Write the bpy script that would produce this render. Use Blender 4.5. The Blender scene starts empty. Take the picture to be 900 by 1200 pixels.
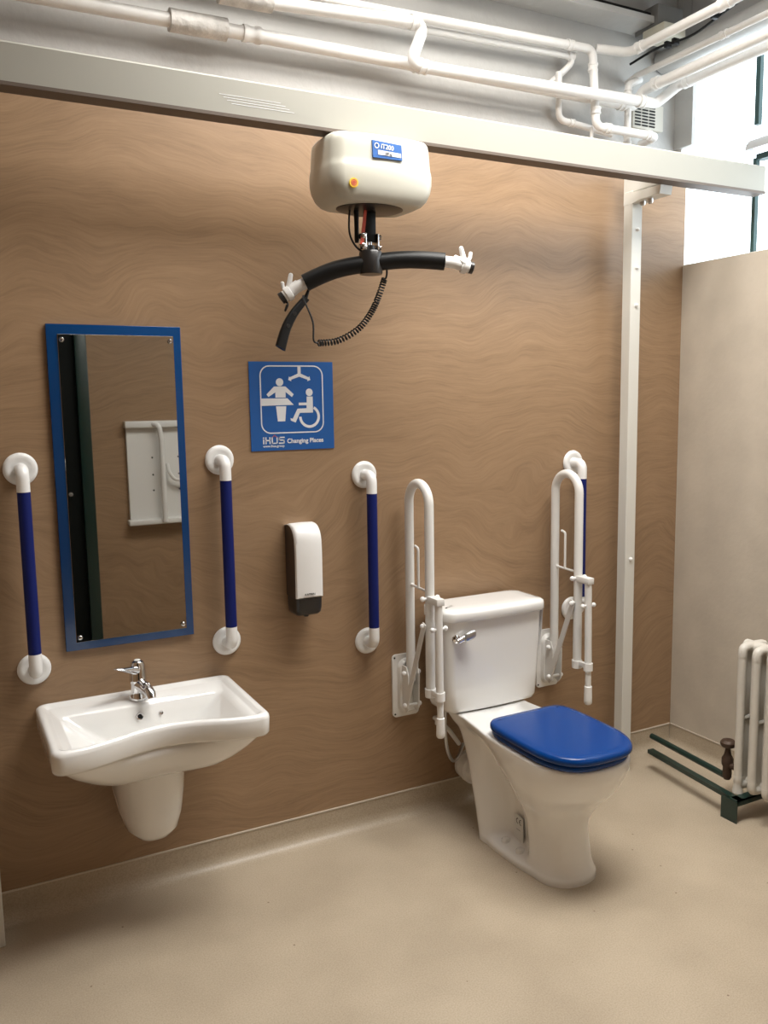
import bpy, bmesh, math, random
from mathutils import Vector, Matrix
random.seed(7)
S = bpy.context.scene
COL = S.collection
PI = math.pi
V = Vector

# ------------------------------------------------------------------ materials
def mat(name, col, rough=0.5, metal=0.0, coat=0.0, bump=0.0, bscale=40, spec=0.5, vary=0.0, vscale=6):
    m = bpy.data.materials.new(name); m.use_nodes = True
    nt = m.node_tree; b = nt.nodes['Principled BSDF']
    b.inputs['Base Color'].default_value = (*col, 1)
    b.inputs['Roughness'].default_value = rough
    b.inputs['Metallic'].default_value = metal
    b.inputs['Coat Weight'].default_value = coat
    b.inputs['Coat Roughness'].default_value = 0.08
    b.inputs['Specular IOR Level'].default_value = spec
    tc = nt.nodes.new('ShaderNodeTexCoord')
    if vary:
        n = nt.nodes.new('ShaderNodeTexNoise'); n.inputs['Scale'].default_value = vscale; n.inputs['Detail'].default_value = 5
        nt.links.new(tc.outputs['Object'], n.inputs['Vector'])
        r = nt.nodes.new('ShaderNodeValToRGB')
        r.color_ramp.elements[0].position = .3; r.color_ramp.elements[1].position = .7
        r.color_ramp.elements[0].color = (*[c*(1-vary) for c in col], 1)
        r.color_ramp.elements[1].color = (*[min(1, c*(1+vary)) for c in col], 1)
        nt.links.new(n.outputs['Fac'], r.inputs['Fac']); nt.links.new(r.outputs['Color'], b.inputs['Base Color'])
    if bump:
        n = nt.nodes.new('ShaderNodeTexNoise'); n.inputs['Scale'].default_value = bscale; n.inputs['Detail'].default_value = 4
        nt.links.new(tc.outputs['Object'], n.inputs['Vector'])
        bp = nt.nodes.new('ShaderNodeBump'); bp.inputs['Strength'].default_value = bump; bp.inputs['Distance'].default_value = .01
        nt.links.new(n.outputs['Fac'], bp.inputs['Height']); nt.links.new(bp.outputs['Normal'], b.inputs['Normal'])
    return m

def emis(name, col, strength):
    m = bpy.data.materials.new(name); m.use_nodes = True
    b = m.node_tree.nodes['Principled BSDF']
    b.inputs['Base Color'].default_value = (*col, 1)
    b.inputs['Emission Color'].default_value = (*col, 1); b.inputs['Emission Strength'].default_value = strength
    return m

def panel_material():
    m = mat('sandstone wave laminate', (.4, .26, .16), .34)
    nt = m.node_tree; b = nt.nodes['Principled BSDF']; N = nt.nodes.new; L = nt.links.new
    tc = N('ShaderNodeTexCoord')
    warp = N('ShaderNodeTexNoise'); warp.inputs['Scale'].default_value = 1.0; warp.inputs['Detail'].default_value = 3; warp.inputs['Roughness'].default_value = .45
    L(tc.outputs['Object'], warp.inputs['Vector'])
    sub = N('ShaderNodeVectorMath'); sub.operation = 'SUBTRACT'; sub.inputs[1].default_value = (.5, .5, .5); L(warp.outputs['Color'], sub.inputs[0])
    sc = N('ShaderNodeVectorMath'); sc.operation = 'MULTIPLY'; sc.inputs[1].default_value = (.4, 0, 1.0); L(sub.outputs[0], sc.inputs[0])
    add = N('ShaderNodeVectorMath'); L(tc.outputs['Object'], add.inputs[0]); L(sc.outputs[0], add.inputs[1])
    def streak(sx, sz, det, rough):
        mp = N('ShaderNodeVectorMath'); mp.operation = 'MULTIPLY'; mp.inputs[1].default_value = (sx, 1, sz); L(add.outputs[0], mp.inputs[0])
        n = N('ShaderNodeTexNoise'); n.inputs['Scale'].default_value = 1; n.inputs['Detail'].default_value = det; n.inputs['Roughness'].default_value = rough
        n.inputs['Distortion'].default_value = .35
        L(mp.outputs[0], n.inputs['Vector']); return n
    a = streak(3.2, 36, 7, .66); c = streak(9, 130, 5, .7); d = streak(1.6, 10, 4, .55)
    m1 = N('ShaderNodeMath'); m1.operation = 'MULTIPLY_ADD'; m1.inputs[1].default_value = .44; L(a.outputs['Fac'], m1.inputs[0])
    m2 = N('ShaderNodeMath'); m2.operation = 'MULTIPLY_ADD'; m2.inputs[1].default_value = .36; L(c.outputs['Fac'], m2.inputs[0])
    m3 = N('ShaderNodeMath'); m3.operation = 'MULTIPLY'; m3.inputs[1].default_value = .20; L(d.outputs['Fac'], m3.inputs[0])
    L(m3.outputs[0], m2.inputs[2]); L(m2.outputs[0], m1.inputs[2])
    r = N('ShaderNodeValToRGB'); e = r.color_ramp.elements
    e[0].position = .31; e[0].color = (.200, .124, .070, 1)
    e[1].position = .66; e[1].color = (.368, .238, .138, 1)
    x = e.new(.47); x.color = (.290, .185, .105, 1)
    L(m1.outputs[0], r.inputs['Fac']); L(r.outputs['Color'], b.inputs['Base Color'])
    b.inputs['Roughness'].default_value = .4
    return m

def floor_material():
    m = mat('speckled vinyl', (.47, .385, .285), .42)
    nt = m.node_tree; b = nt.nodes['Principled BSDF']; N = nt.nodes.new; L = nt.links.new
    tc = N('ShaderNodeTexCoord')
    n = N('ShaderNodeTexNoise'); n.inputs['Scale'].default_value = 230; n.inputs['Detail'].default_value = 3; L(tc.outputs['Object'], n.inputs['Vector'])
    n2 = N('ShaderNodeTexNoise'); n2.inputs['Scale'].default_value = 3.5; n2.inputs['Detail'].default_value = 6; L(tc.outputs['Object'], n2.inputs['Vector'])
    r = N('ShaderNodeValToRGB'); e = r.color_ramp.elements
    e[0].position = .3; e[0].color = (.41, .335, .245, 1); e[1].position = .62; e[1].color = (.50, .42, .315, 1)
    L(n.outputs['Fac'], r.inputs['Fac'])
    r2 = N('ShaderNodeValToRGB'); r2.color_ramp.elements[0].position = .35; r2.color_ramp.elements[0].color = (.86, .85, .84, 1)
    r2.color_ramp.elements[1].position = .65; r2.color_ramp.elements[1].color = (1, 1, 1, 1)
    L(n2.outputs['Fac'], r2.inputs['Fac'])
    mx = N('ShaderNodeMix'); mx.data_type = 'RGBA'; mx.blend_type = 'MULTIPLY'; mx.inputs['Factor'].default_value = 1
    L(r.outputs['Color'], mx.inputs['A']); L(r2.outputs['Color'], mx.inputs['B'])
    v = N('ShaderNodeTexVoronoi'); v.inputs['Scale'].default_value = 11; L(tc.outputs['Object'], v.inputs['Vector'])
    lt = N('ShaderNodeMath'); lt.operation = 'LESS_THAN'; lt.inputs[1].default_value = .035; L(v.outputs['Distance'], lt.inputs[0])
    mx2 = N('ShaderNodeMix'); mx2.data_type = 'RGBA'; L(lt.outputs[0], mx2.inputs['Factor']); L(mx.outputs['Result'], mx2.inputs['A'])
    mx2.inputs['B'].default_value = (.2, .14, .09, 1)
    L(mx2.outputs['Result'], b.inputs['Base Color'])
    bp = N('ShaderNodeBump'); bp.inputs['Strength'].default_value = .05; bp.inputs['Distance'].default_value = .002
    L(n.outputs['Fac'], bp.inputs['Height']); L(bp.outputs['Normal'], b.inputs['Normal'])
    return m

def glass_material():
    m = bpy.data.materials.new('window glass'); m.use_nodes = True
    nt = m.node_tree; nt.nodes.clear(); N = nt.nodes.new; L = nt.links.new
    o = N('ShaderNodeOutputMaterial'); t = N('ShaderNodeBsdfTransparent'); t.inputs['Color'].default_value = (.96, .98, .98, 1)
    g = N('ShaderNodeBsdfGlossy'); g.inputs['Roughness'].default_value = .03
    f = N('ShaderNodeFresnel'); f.inputs['IOR'].default_value = 1.45
    mx = N('ShaderNodeMixShader'); ge = N('ShaderNodeNewGeometry'); iv = N('ShaderNodeMath'); iv.operation = 'SUBTRACT'; iv.inputs[0].default_value = 1; L(ge.outputs['Backfacing'], iv.inputs[1]); ml = N('ShaderNodeMath'); ml.operation = 'MULTIPLY'; L(f.outputs[0], ml.inputs[0]); L(iv.outputs[0], ml.inputs[1]); L(ml.outputs[0], mx.inputs[0]); L(t.outputs[0], mx.inputs[1]); L(g.outputs[0], mx.inputs[2]); L(mx.outputs[0], o.inputs[0])
    return m

M = dict(
    panel=panel_material(), floor=floor_material(), glass=glass_material(),
    paint=mat('white painted plaster', (.50, .495, .48), .6, bump=.25, bscale=30, vary=.03, vscale=4),
    conc=mat('grey painted concrete', (.42, .41, .40), .7, bump=.5, bscale=14, vary=.08, vscale=3),
    board=mat('beige stone effect board', (.52, .46, .38), .45, bump=.08, bscale=60, vary=.07, vscale=7),
    seal=mat('silicone sealant', (.62, .56, .47), .5),
    ceramic=mat('white glazed ceramic', (.86, .855, .835), .12, coat=.6),
    plastic=mat('white plastic', (.84, .835, .82), .35, coat=.2),
    powder=mat('white powder coated steel', (.76, .75, .72), .38, coat=.15),
    alu=mat('cream powder coated aluminium', (.66, .65, .60), .28, coat=.2),
    beam=mat('satin grey cream aluminium', (.36, .35, .305), .45),
    alud=mat('dark slot', (.12, .09, .07), .5),
    hoist=mat('cream abs shell', (.56, .545, .47), .38, coat=.15),
    pipe=mat('white gloss painted pipe', (.80, .79, .77), .38, coat=.1, bump=.15, bscale=25, vary=.03, vscale=20),
    pipeold=mat('scuffed grey white pipe', (.60, .58, .55), .55, bump=.4, bscale=50, vary=.18, vscale=30),
    blue=mat('royal blue grip', (.004, .011, .115), .5, spec=.25),
    seatb=mat('blue seat plastic', (.000, .043, .215), .24, coat=.05, spec=.3),
    signb=mat('sign blue', (.012, .10, .35), .35),
    mirb=mat('blue acrylic', (.003, .045, .16), .15, coat=.1),
    mirror=mat('mirror glass', (.50, .50, .485), .015, metal=1),
    chrome=mat('chrome', (.75, .75, .76), .1, metal=1),
    steel=mat('steel', (.55, .55, .55), .3, metal=1),
    black=mat('black rubber', (.006, .006, .006), .45, spec=.3),
    blackp=mat('black plastic', (.02, .018, .017), .3),
    brownp=mat('dark smoked plastic', (.05, .032, .024), .3),
    white=mat('white print', (.75, .76, .78), .45),
    red=mat('red strap', (.65, .09, .05), .55), yellow=mat('yellow print', (.75, .50, .03), .45), redp=mat('red print', (.5, .08, .05), .5),
    green=mat('dark green gloss paint', (.008, .028, .022), .3, coat=.2),
    greend=mat('near black green paint', (.002, .004, .0035), .6, spec=.2),
    wing=mat('dark green window paint', (.03, .075, .075), .5),
    radi=mat('cream radiator enamel', (.62, .59, .53), .4, coat=.1, bump=.2, bscale=60),
    rust=mat('brown bronze valve', (.075, .045, .03), .5, metal=.3, bump=.4, bscale=60),
    grill=mat('cream vent plastic', (.60, .57, .50), .5), dark=mat('dark gap', (.015, .014, .013), .8),
    gbox=mat('grey junction box', (.17, .17, .165), .5), cbox=mat('cream junction box lid', (.55, .53, .44), .5),
    greym=mat('grey aluminium', (.40, .40, .40), .4, metal=.3),
    lamp=emis('fluorescent diffuser', (1, .95, .87), 4),
)

# ------------------------------------------------------------------ object helpers
ORG = {}
def tagit(o, label=None, cat=None, group=None, kind=None):
    for k, v in (('label', label), ('category', cat), ('group', group), ('kind', kind)):
        if v: o[k] = v
    return o
def obj(name, bm, m, parent=None, org=None, smooth=True, sharp=40):
    """link a bmesh built in world coordinates as ONE object whose origin is org (or its thing's origin)"""
    o_ = V(org) if org is not None else (ORG[parent] if parent else V((0, 0, 0)))
    if parent is not None: o_ = ORG[parent]
    bmesh.ops.recalc_face_normals(bm, faces=bm.faces[:])
    for v in bm.verts: v.co -= o_
    me = bpy.data.meshes.new(name)
    ca = math.radians(sharp)
    for f in bm.faces: f.smooth = smooth
    for e in bm.edges:
        if len(e.link_faces) == 2:
            try:
                if e.calc_face_angle() > ca: e.smooth = False
            except Exception: pass
    bm.to_mesh(me); bm.free()
    if isinstance(m, (list, tuple)):
        for x in m: me.materials.append(x)
    else: me.materials.append(m)
    o = bpy.data.objects.new(name, me); COL.objects.link(o)
    if parent is not None: o.parent = parent
    else: o.location = o_
    ORG[o] = o_
    return o
def thing(name, loc, label, cat, group=None):
    o = bpy.data.objects.new(name, None); o.empty_display_size = .05; COL.objects.link(o)
    o.location = loc; ORG[o] = V(loc)
    return tagit(o, label, cat, group)
def copy_tree(o, parent=None):
    c = o.copy(); COL.objects.link(c)
    if parent: c.parent = parent
    for ch in list(o.children): copy_tree(ch, c)
    return c
def struct(name, bm, m, org=(0, 0, 0), smooth=False, parent=None):
    o = obj(name, bm, m, parent, org, smooth)
    if parent is None: o['kind'] = 'structure'
    return o

# ------------------------------------------------------------------ shape helpers
def B(): return bmesh.new()
def box(bm, x0, x1, y0, y1, z0, z1, bev=0, seg=2, M_=None):
    t = bmesh.new(); bmesh.ops.create_cube(t, size=1)
    for v in t.verts: v.co = V(((x0+x1)/2+v.co.x*abs(x1-x0), (y0+y1)/2+v.co.y*abs(y1-y0), (z0+z1)/2+v.co.z*abs(z1-z0)))
    if bev: bmesh.ops.bevel(t, geom=t.edges[:], offset=bev, segments=seg, profile=.5, affect='EDGES')
    if M_:
        for v in t.verts: v.co = M_ @ v.co
    merge(bm, t); return bm
def merge(bm, t):
    mp = {v: bm.verts.new(v.co) for v in t.verts}
    for f in t.faces:
        try: bm.faces.new([mp[v] for v in f.verts]).material_index = f.material_index
        except ValueError: pass
    t.free()
def frame_of(d):
    d = d.normalized(); a = V((0, 0, 1)) if abs(d.z) < .9 else V((1, 0, 0))
    u = d.cross(a).normalized(); return u, d.cross(u).normalized()
def fillet(pts, r, n=6):
    pts = [V(p) for p in pts]
    if r <= 0 or len(pts) < 3: return pts
    out = [pts[0]]
    for i in range(1, len(pts)-1):
        a, b, c = pts[i-1], pts[i], pts[i+1]
        d1 = (a-b); d2 = (c-b); l = min(d1.length, d2.length)*.49
        ang = d1.angle(d2)
        if abs(PI-ang) < .02: out.append(b); continue
        t = min(r/math.tan(ang/2), l)
        p0 = b+d1.normalized()*t; p1 = b+d2.normalized()*t
        for k in range(n+1):
            s = k/n; out.append(p0*(1-s)**2 + b*2*s*(1-s) + p1*s*s)
    out.append(pts[-1]); return out
def tube(bm, pts, r, seg=16, rad=0, n=6, caps=True, flat=None):
    """sweep a circle (or ellipse, flat=(ru, rv)) along a path; r may be a list"""
    pts = fillet(pts, rad, n)
    m = len(pts); rr = r if isinstance(r, (list, tuple)) else [r]*m
    dirs = []
    for i in range(m):
        a = pts[max(0, i-1)]; b = pts[min(m-1, i+1)]; dirs.append((b-a).normalized())
    u, w = frame_of(dirs[0]); rings = []
    for i in range(m):
        if i:
            q = dirs[i-1].rotation_difference(dirs[i]); u = q @ u; w = q @ w
        ring = []
        for k in range(seg):
            t = 2*PI*k/seg; a, b = (flat if flat else (rr[i], rr[i]))
            ring.append(bm.verts.new(pts[i]+u*math.cos(t)*a+w*math.sin(t)*b))
        rings.append(ring)
    for i in range(m-1):
        for k in range(seg):
            bm.faces.new((rings[i][k], rings[i][(k+1) % seg], rings[i+1][(k+1) % seg], rings[i+1][k]))
    if caps:
        bm.faces.new(rings[0][::-1]); bm.faces.new(rings[-1])
    return bm
def cyl(bm, p0, p1, r0, r1=None, seg=20): return tube(bm, [p0, p1], [r0, r0 if r1 is None else r1], seg)
def lathe(bm, prof, c, axis=(0, 0, 1), seg=28, caps=True):
    """prof: list of (radius, height along axis) from c"""
    ax = V(axis).normalized(); u, w = frame_of(ax); c = V(c); rings = []
    for r, h in prof:
        if r < 1e-6: rings.append([bm.verts.new(c+ax*h)]); continue
        rings.append([bm.verts.new(c+ax*h+u*math.cos(2*PI*k/seg)*r+w*math.sin(2*PI*k/seg)*r) for k in range(seg)])
    for a, b in zip(rings, rings[1:]):
        for k in range(seg):
            k2 = (k+1) % seg
            if len(a) == 1 and len(b) == 1: continue
            if len(a) == 1: bm.faces.new((a[0], b[k2], b[k]))
            elif len(b) == 1: bm.faces.new((a[k], a[k2], b[0]))
            else: bm.faces.new((a[k], a[k2], b[k2], b[k]))
    for ring, fl in ((rings[0], 1), (rings[-1], 0)):
        if len(ring) > 2 and caps: bm.faces.new(ring[::-1] if fl else ring)
    return bm
def sphere(bm, c, r, seg=14):
    n = 8
    return lathe(bm, [(r*math.sin(PI*i/n), -r*math.cos(PI*i/n)) for i in range(n+1)], c, (0, 0, 1), seg)
def rings_loft(bm, rings, cap0=True, cap1=True):
    R = [[bm.verts.new(p) for p in r] for r in rings]; n = len(R[0])
    for a, b in zip(R, R[1:]):
        for k in range(n): bm.faces.new((a[k], a[(k+1) % n], b[(k+1) % n], b[k]))
    if cap0: bm.faces.new(R[0][::-1])
    if cap1: bm.faces.new(R[-1])
    return bm
def catmull(P, n, closed=False):
    out = []; m = len(P)
    rng = range(m if closed else m-1)
    for i in rng:
        p0 = P[(i-1) % m] if closed else P[max(0, i-1)]
        p1 = P[i]; p2 = P[(i+1) % m]; p3 = P[(i+2) % m] if closed else P[min(m-1, i+2)]
        for k in range(n):
            t = k/n
            out.append(tuple(.5*((2*b)+(-a+c)*t+(2*a-5*b+4*c-d)*t*t+(-a+3*b-3*c+d)*t**3) for a, b, c, d in zip(p0, p1, p2, p3)))
    if not closed: out.append(tuple(P[-1]))
    return out
def prism(bm, poly, fn, t0, t1):
    """poly in 2D, fn(a, b, t) -> world point"""
    A = [bm.verts.new(fn(a, b, t0)) for a, b in poly]; C = [bm.verts.new(fn(a, b, t1)) for a, b in poly]
    n = len(poly)
    bm.faces.new(A[::-1]); bm.faces.new(C)
    for k in range(n): bm.faces.new((A[k], A[(k+1) % n], C[(k+1) % n], C[k]))
    return bm
def rrect(x0, x1, y0, y1, r, n=8):
    o = []
    for cx, cy, a in ((x1-r, y1-r, 0), (x0+r, y1-r, 90), (x0+r, y0+r, 180), (x1-r, y0+r, 270)):
        for k in range(n+1):
            t = math.radians(a+90*k/n); o.append((cx+r*math.cos(t), cy+r*math.sin(t)))
    return o
def text_obj(name, s, size, loc, R, m, parent, depth=.0004, sx=1.0, bold=0.0, align='LEFT'):
    c = bpy.data.curves.new(name, 'FONT'); c.body = s; c.size = size; c.extrude = depth; c.offset = bold; c.align_x = align
    t = bpy.data.objects.new(name, c); COL.objects.link(t)
    bpy.context.view_layer.update()
    me = bpy.data.meshes.new_from_object(t.evaluated_get(bpy.context.evaluated_depsgraph_get()))
    bpy.data.objects.remove(t)
    me.transform(Matrix.Translation(V(loc)) @ R @ Matrix.Diagonal((sx, 1, 1, 1)))
    me.transform(Matrix.Translation(-ORG[parent]))
    me.name = name; me.materials.clear(); me.materials.append(m)
    o = bpy.data.objects.new(name, me); COL.objects.link(o); o.parent = parent; ORG[o] = ORG[parent]
    return o
RW = Matrix.Rotation(PI/2, 4, 'X')     # text on a wall facing -Y

# ------------------------------------------------------------------ camera
f, yaw, pitch, roll, D, H = 1000.0, .481, -.1279, -.0159, 2.6905, 1.558
fw = V((math.sin(yaw)*math.cos(pitch), math.cos(yaw)*math.cos(pitch), math.sin(pitch)))
rt = V((math.cos(yaw), -math.sin(yaw), 0)); up = rt.cross(fw)
r2 = rt*math.cos(roll)+up*math.sin(roll); u2 = -rt*math.sin(roll)+up*math.cos(roll)
cd = bpy.data.cameras.new('camera'); cam = bpy.data.objects.new('camera', cd); COL.objects.link(cam)
mw = Matrix((r2, u2, -fw)).transposed().to_4x4(); mw.translation = V((0, -D, H)); cam.matrix_world = mw
cd.sensor_fit = 'HORIZONTAL'; cd.sensor_width = 36; cd.lens = f/900*36; cd.clip_start = .02
S.camera = cam

# ------------------------------------------------------------------ room shell
XL, XR, YB, ZC, YF = -.95, 2.965, .17, 3.3, -2.9
bm = B(); box(bm, XL-.1, 3.3, YF-.15, .4, -.08, 0); struct('floor', bm, M['floor'])
bm = B(); box(bm, XL-.1, XR+.06, YF-.15, .27, ZC, ZC+.1); struct('ceiling', bm, M['conc'])
bm = B(); box(bm, XL-.1, XR+.02, YB, YB+.1, 0, ZC); struct('wall_back', bm, M['paint'])
bm = B(); box(bm, XL, 2.85, 0, YB-.002, .1, 2.49); struct('wall_back_panel', bm, M['panel'])
bm = B(); box(bm, 2.844, XR+.02, YF, -.0005, .1, 2.109); struct('wall_right_board', bm, M['board'])
bm = B(); box(bm, 2.852, XR+.02, 0, YB-.002, 0, 2.105); struct('trim_5', bm, M['paint'])
# window wall above the board: a head, a pier in the corner, the rest is window
bm = B(); box(bm, XR, XR+.06, YF, YB, 3.04, ZC); box(bm, XR+.02, XR+.06, YF, YB, 0, 2.109); box(bm, XR, XR+.06, YF, -2.4, 2.109, 3.04); struct('wall_right', bm, M['paint'])
bm = B(); box(bm, 2.95, XR+.005, .07, YB-.001, 2.63, ZC-.001); struct('trim_1', bm, M['paint'])
bm = B(); box(bm, 2.92, XR-.001, -2.89, .069, 3.045, 3.22, .012); struct('trim_2', bm, M['conc'])
bm = B(); box(bm, XL, 2.72, .04, YB-.001, 3.06, 3.085); struct('trim_3', bm, M['paint'])
bm = B(); box(bm, XL-.1, XL, YF-.1, YB, 0, ZC); struct('wall_left', bm, M['panel'])
bm = B(); box(bm, XL-.1, XR+.2, YF-.1, YF, 2.45, ZC); box(bm, .850, XR+.2, YF-.1, YF, 0, 2.45); box(bm, XL-.1, -.1, YF-.1, YF, 0, 2.45); box(bm, -.1, .850, YF-.1, YF, 2.1, 2.45)
struct('wall_front', bm, M['panel'])
# coved vinyl skirting
def cove(x0, x1, name, along='x'):
    r = .045; prof = [(0, .1), (0, r)]
    for k in range(1, 9):
        t = PI/2*k/8; prof.append((-r+r*math.cos(t), r-r*math.sin(t)))
    prof += [(-r, -.01), (.004, -.01), (.004, .1)]
    bm = B()
    if along == 'x': prism(bm, prof, lambda a, b, t: (t, a-.002, b), x0, x1)
    else: prism(bm, prof, lambda a, b, t: (2.842+a, t, b), x0, x1)
    return struct(name, bm, M['floor'], smooth=True)
cove(XL, 2.84, 'baseboard_back'); cove(YF, -.002, 'baseboard_right', 'y')
bm = B(); box(bm, XL, 2.84, -.004, .001, .098, .103); struct('trim_4', bm, M['seal'])
bm = B(); box(bm, 2.8405, 2.845, YF, -.004, .098, .103); struct('trim_6', bm, M['board'])
# dark door and frame in the wall behind the camera (seen in the mirror)
bm = B(); box(bm, -.09, .84, YF-.07, YF-.03, .0, 2.09); dr = struct('door_1', bm, M['greend'])
bm = B(); box(bm, .787, .858, YF-.09, YF+.012, 0, 2.1, .006); box(bm, -.11, -.03, YF-.09, YF+.012, 0, 2.1, .006); box(bm, -.11, .858, YF-.09, YF+.012, 2.03, 2.12, .006)
obj('door_frame', bm, M['green'], dr)
bm = B(); lathe(bm, [(.0, .03), (.009, .027), (.010, .02), (.006, .012), (.006, 0), (.013, 0), (.013, -.004)], (.72, YF-.024, 1.02), (0, 1, 0)); obj('door_knob', bm, M['steel'], dr)

# window: frame, dark glazing bars, tilted hopper sash, glass
bm = B(); box(bm, XR+.0, XR+.07, -2.4, YB, 2.109, 2.135); box(bm, XR, XR+.07, -2.4, YB, 3.02, 3.04); box(bm, XR, XR+.07, -2.4, -2.37, 2.135, 3.02); box(bm, XR, XR+.07, .14, YB, 2.135, 3.02)
win = struct('window_1', bm, M['powder'])
for k in range(4):
    y = -.236-.56*k
    bm = B(); box(bm, XR+.01, XR+.03, y-.008, y+.008, 2.135, 2.50); obj('glazing_bar', bm, M['wing'], win, smooth=False)
    bm = B(); box(bm, XR+.01, XR+.03, y-.010, y+.010, 2.628, 3.02); obj('glazing_bar', bm, M['wing'], win, smooth=False)
bm = B(); box(bm, XR+.005, XR+.045, -2.37, -.245, 2.490, 2.512); obj('transom', bm, M['wing'], win, smooth=False)
bm = B(); box(bm, XR+.03, XR+.034, -2.37, .14, 2.135, 3.02); obj('pane', bm, M['glass'], win, smooth=False)
bm = B()
prism(bm, [(-.06, 2.516), (.0, 2.526), (.04, 2.540), (-.02, 2.556), (-.05, 2.538)], lambda a, b, t: (XR-.03+a*.6, t, b), -2.3, -.25)
prism(bm, [(-.035, 2.518), (.02, 2.524), (.02, 2.534)], lambda a, b, t: (XR-.03+a*.6, t, b), -.25, -.135)
obj('hopper_rail', bm, M['greym'], win)

# ------------------------------------------------------------------ lighting
def lamp(name, x, y, z, lx, ly, power, label, col=(1, .98, .945), grp=None):
    t = thing(name, (x, y, z+.06), label, 'ceiling light', grp)
    bm = B(); box(bm, x-lx/2-.03, x+lx/2+.03, y-ly/2-.02, y+ly/2+.02, z+.012, z+.075, .01); obj('housing', bm, M['powder'], t)
    bm = B(); box(bm, x-lx/2, x+lx/2, y-ly/2, y+ly/2, z+.004, z+.014, .003); obj('diffuser', bm, M['lamp'], t)
    bm = B(); 
    bm.free()
    for s in (-1, 1):
        bm = B(); cyl(bm, (x+s*lx*.35, y, z+.07), (x+s*lx*.35, y, ZC), .006); obj('suspension_rod', bm, M['steel'], t)
    ld = bpy.data.lights.new(name, 'AREA'); ld.shape = 'RECTANGLE'; ld.size = lx; ld.size_y = ly; ld.energy = power; ld.color = col; ld.spread = math.radians(150)
    lo = bpy.data.objects.new('lamp_glow', ld); lo.location = V((x, y, z+.002))-ORG[t]; lo.parent = t; COL.objects.link(lo)
lamp('ceiling_light', 1.35, -.45, 3.2, 1.8, .36, 13, 'long fluorescent ceiling light above the hoist track')
lamp('ceiling_light', 1.75, -1.08, 3.17, 1.5, .55, 40, 'long fluorescent ceiling light over the middle of the room')
# daylight
W = bpy.data.worlds.new('sky'); S.world = W; W.use_nodes = True
bg = W.node_tree.nodes['Background']; bg.inputs['Color'].default_value = (.86, .93, 1, 1); bg.inputs['Strength'].default_value = 4
pl = bpy.data.lights.new('window_portal', 'AREA'); pl.shape = 'RECTANGLE'; pl.size = 2.5; pl.size_y = .95; pl.cycles.is_portal = True
po = bpy.data.objects.new('window_portal', pl); po.location = (XR+.12, -1.12, 2.575); COL.objects.link(po)
po.rotation_euler = (PI/2, 0, PI/2)   # faces -X into the room

# ------------------------------------------------------------------ mirror
t = thing('mirror', (.4995, 0, .822), 'tall rectangular mirror with wide blue border above the washbasin', 'mirror')
bm = B(); box(bm, .3035, .6955, -.014, -.0005, .8218, 1.7991, .002); obj('backing_board', bm, M['mirb'], t)
bm = B(); box(bm, .334, .672, -.0165, -.0135, .847, 1.770, .0008, 1); obj('mirror_glass', bm, M['mirror'], t, smooth=False)
for x in (.345, .661):
    for z in (.862, 1.754):
        bm = B(); lathe(bm, [(.0075, 0), (.0075, .004), (.005, .0075), (0, .0085)], (x, -.0165, z), (0, -1, 0), 16); obj('screw', bm, M['chrome'], t)

# ------------------------------------------------------------------ grab rails
def grab_rail(loc, label, grp):
    x, _, z = loc   # z of the lower flange centre
    t = thing('grab_rail', (x, 0, z), label, 'grab rail', grp)
    so = .062
    for zz in (z, z+.6):
        bm = B()
        lathe(bm, [(0, .001), (.046, .001), (.048, .004), (.046, .010), (.040, .014), (.030, .013), (.026, .010), (0, .010)], (x, 0, zz), (0, -1, 0), 36)
        obj('flange', bm, M['plastic'], t)
        s = 1 if zz == z else -1
        bm = B(); tube(bm, [(x, -.008, zz), (x, -so, zz), (x, -so, zz+s*.062)], .0185, 20, .03, 8)
        obj('elbow', bm, M['plastic'], t)
    bm = B(); tube(bm, [(x, -so, z+.06), (x, -so, z+.54)], .0183, 24)
    obj('grip_tube', bm, M['blue'], t)
    return t
g1 = grab_rail((.2112, 0, .7815), 'blue and white vertical grab rail to the left of the mirror', 'vertical grab rails on the brown wall')
for x, z, lb in ((.806, .7815, 'blue and white vertical grab rail between the mirror and the soap dispenser'),
                 (1.3251, .7067, 'blue and white vertical grab rail between the soap dispenser and the toilet'),
                 (2.2609, .7067, 'blue and white vertical grab rail behind the right fold-up arm')):
    c = copy_tree(g1); c.location = (x, 0, z); c['label'] = lb

# ------------------------------------------------------------------ sign
SX, SZ = 1.0643, 1.5502
t = thing('sign', (SX, 0, SZ), 'square blue wall sign with white changing table and wheelchair symbols', 'sign')
bm = B(); box(bm, SX-.149, SX+.149, -.0035, -.0003, SZ-.146, SZ+.146); obj('backing_plate', bm, M['signb'], t, smooth=False)
def sgp(bm, poly, y0=-.0035, y1=-.0041): prism(bm, [(a/1000, b/1000) for a, b in poly], lambda a, b, q: (SX+a, q, SZ+b), y0, y1)
def disc(bm, cx, cy, r, n=28): sgp(bm, [(cx+r*math.cos(2*PI*k/n), cy+r*math.sin(2*PI*k/n)) for k in range(n)])
def arc_band(bm, cx, cy, ro, ri, a0, a1, n=40):
    for k in range(n):
        p = math.radians(a0+(a1-a0)*k/n); q = math.radians(a0+(a1-a0)*(k+1)/n)
        sgp(bm, [(cx+ro*math.cos(p), cy+ro*math.sin(p)), (cx+ro*math.cos(q), cy+ro*math.sin(q)), (cx+ri*math.cos(q), cy+ri*math.sin(q)), (cx+ri*math.cos(p), cy+ri*math.sin(p))])
bm = B(); o_ = rrect(-113, 112, -90, 134, 34, 10); i_ = rrect(-109, 108, -86, 130, 30, 10)
for k in range(len(o_)):
    j = (k+1) % len(o_); sgp(bm, [o_[k], o_[j], i_[j], i_[k]])
obj('border_line', bm, M['white'], t, smooth=False)
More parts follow.
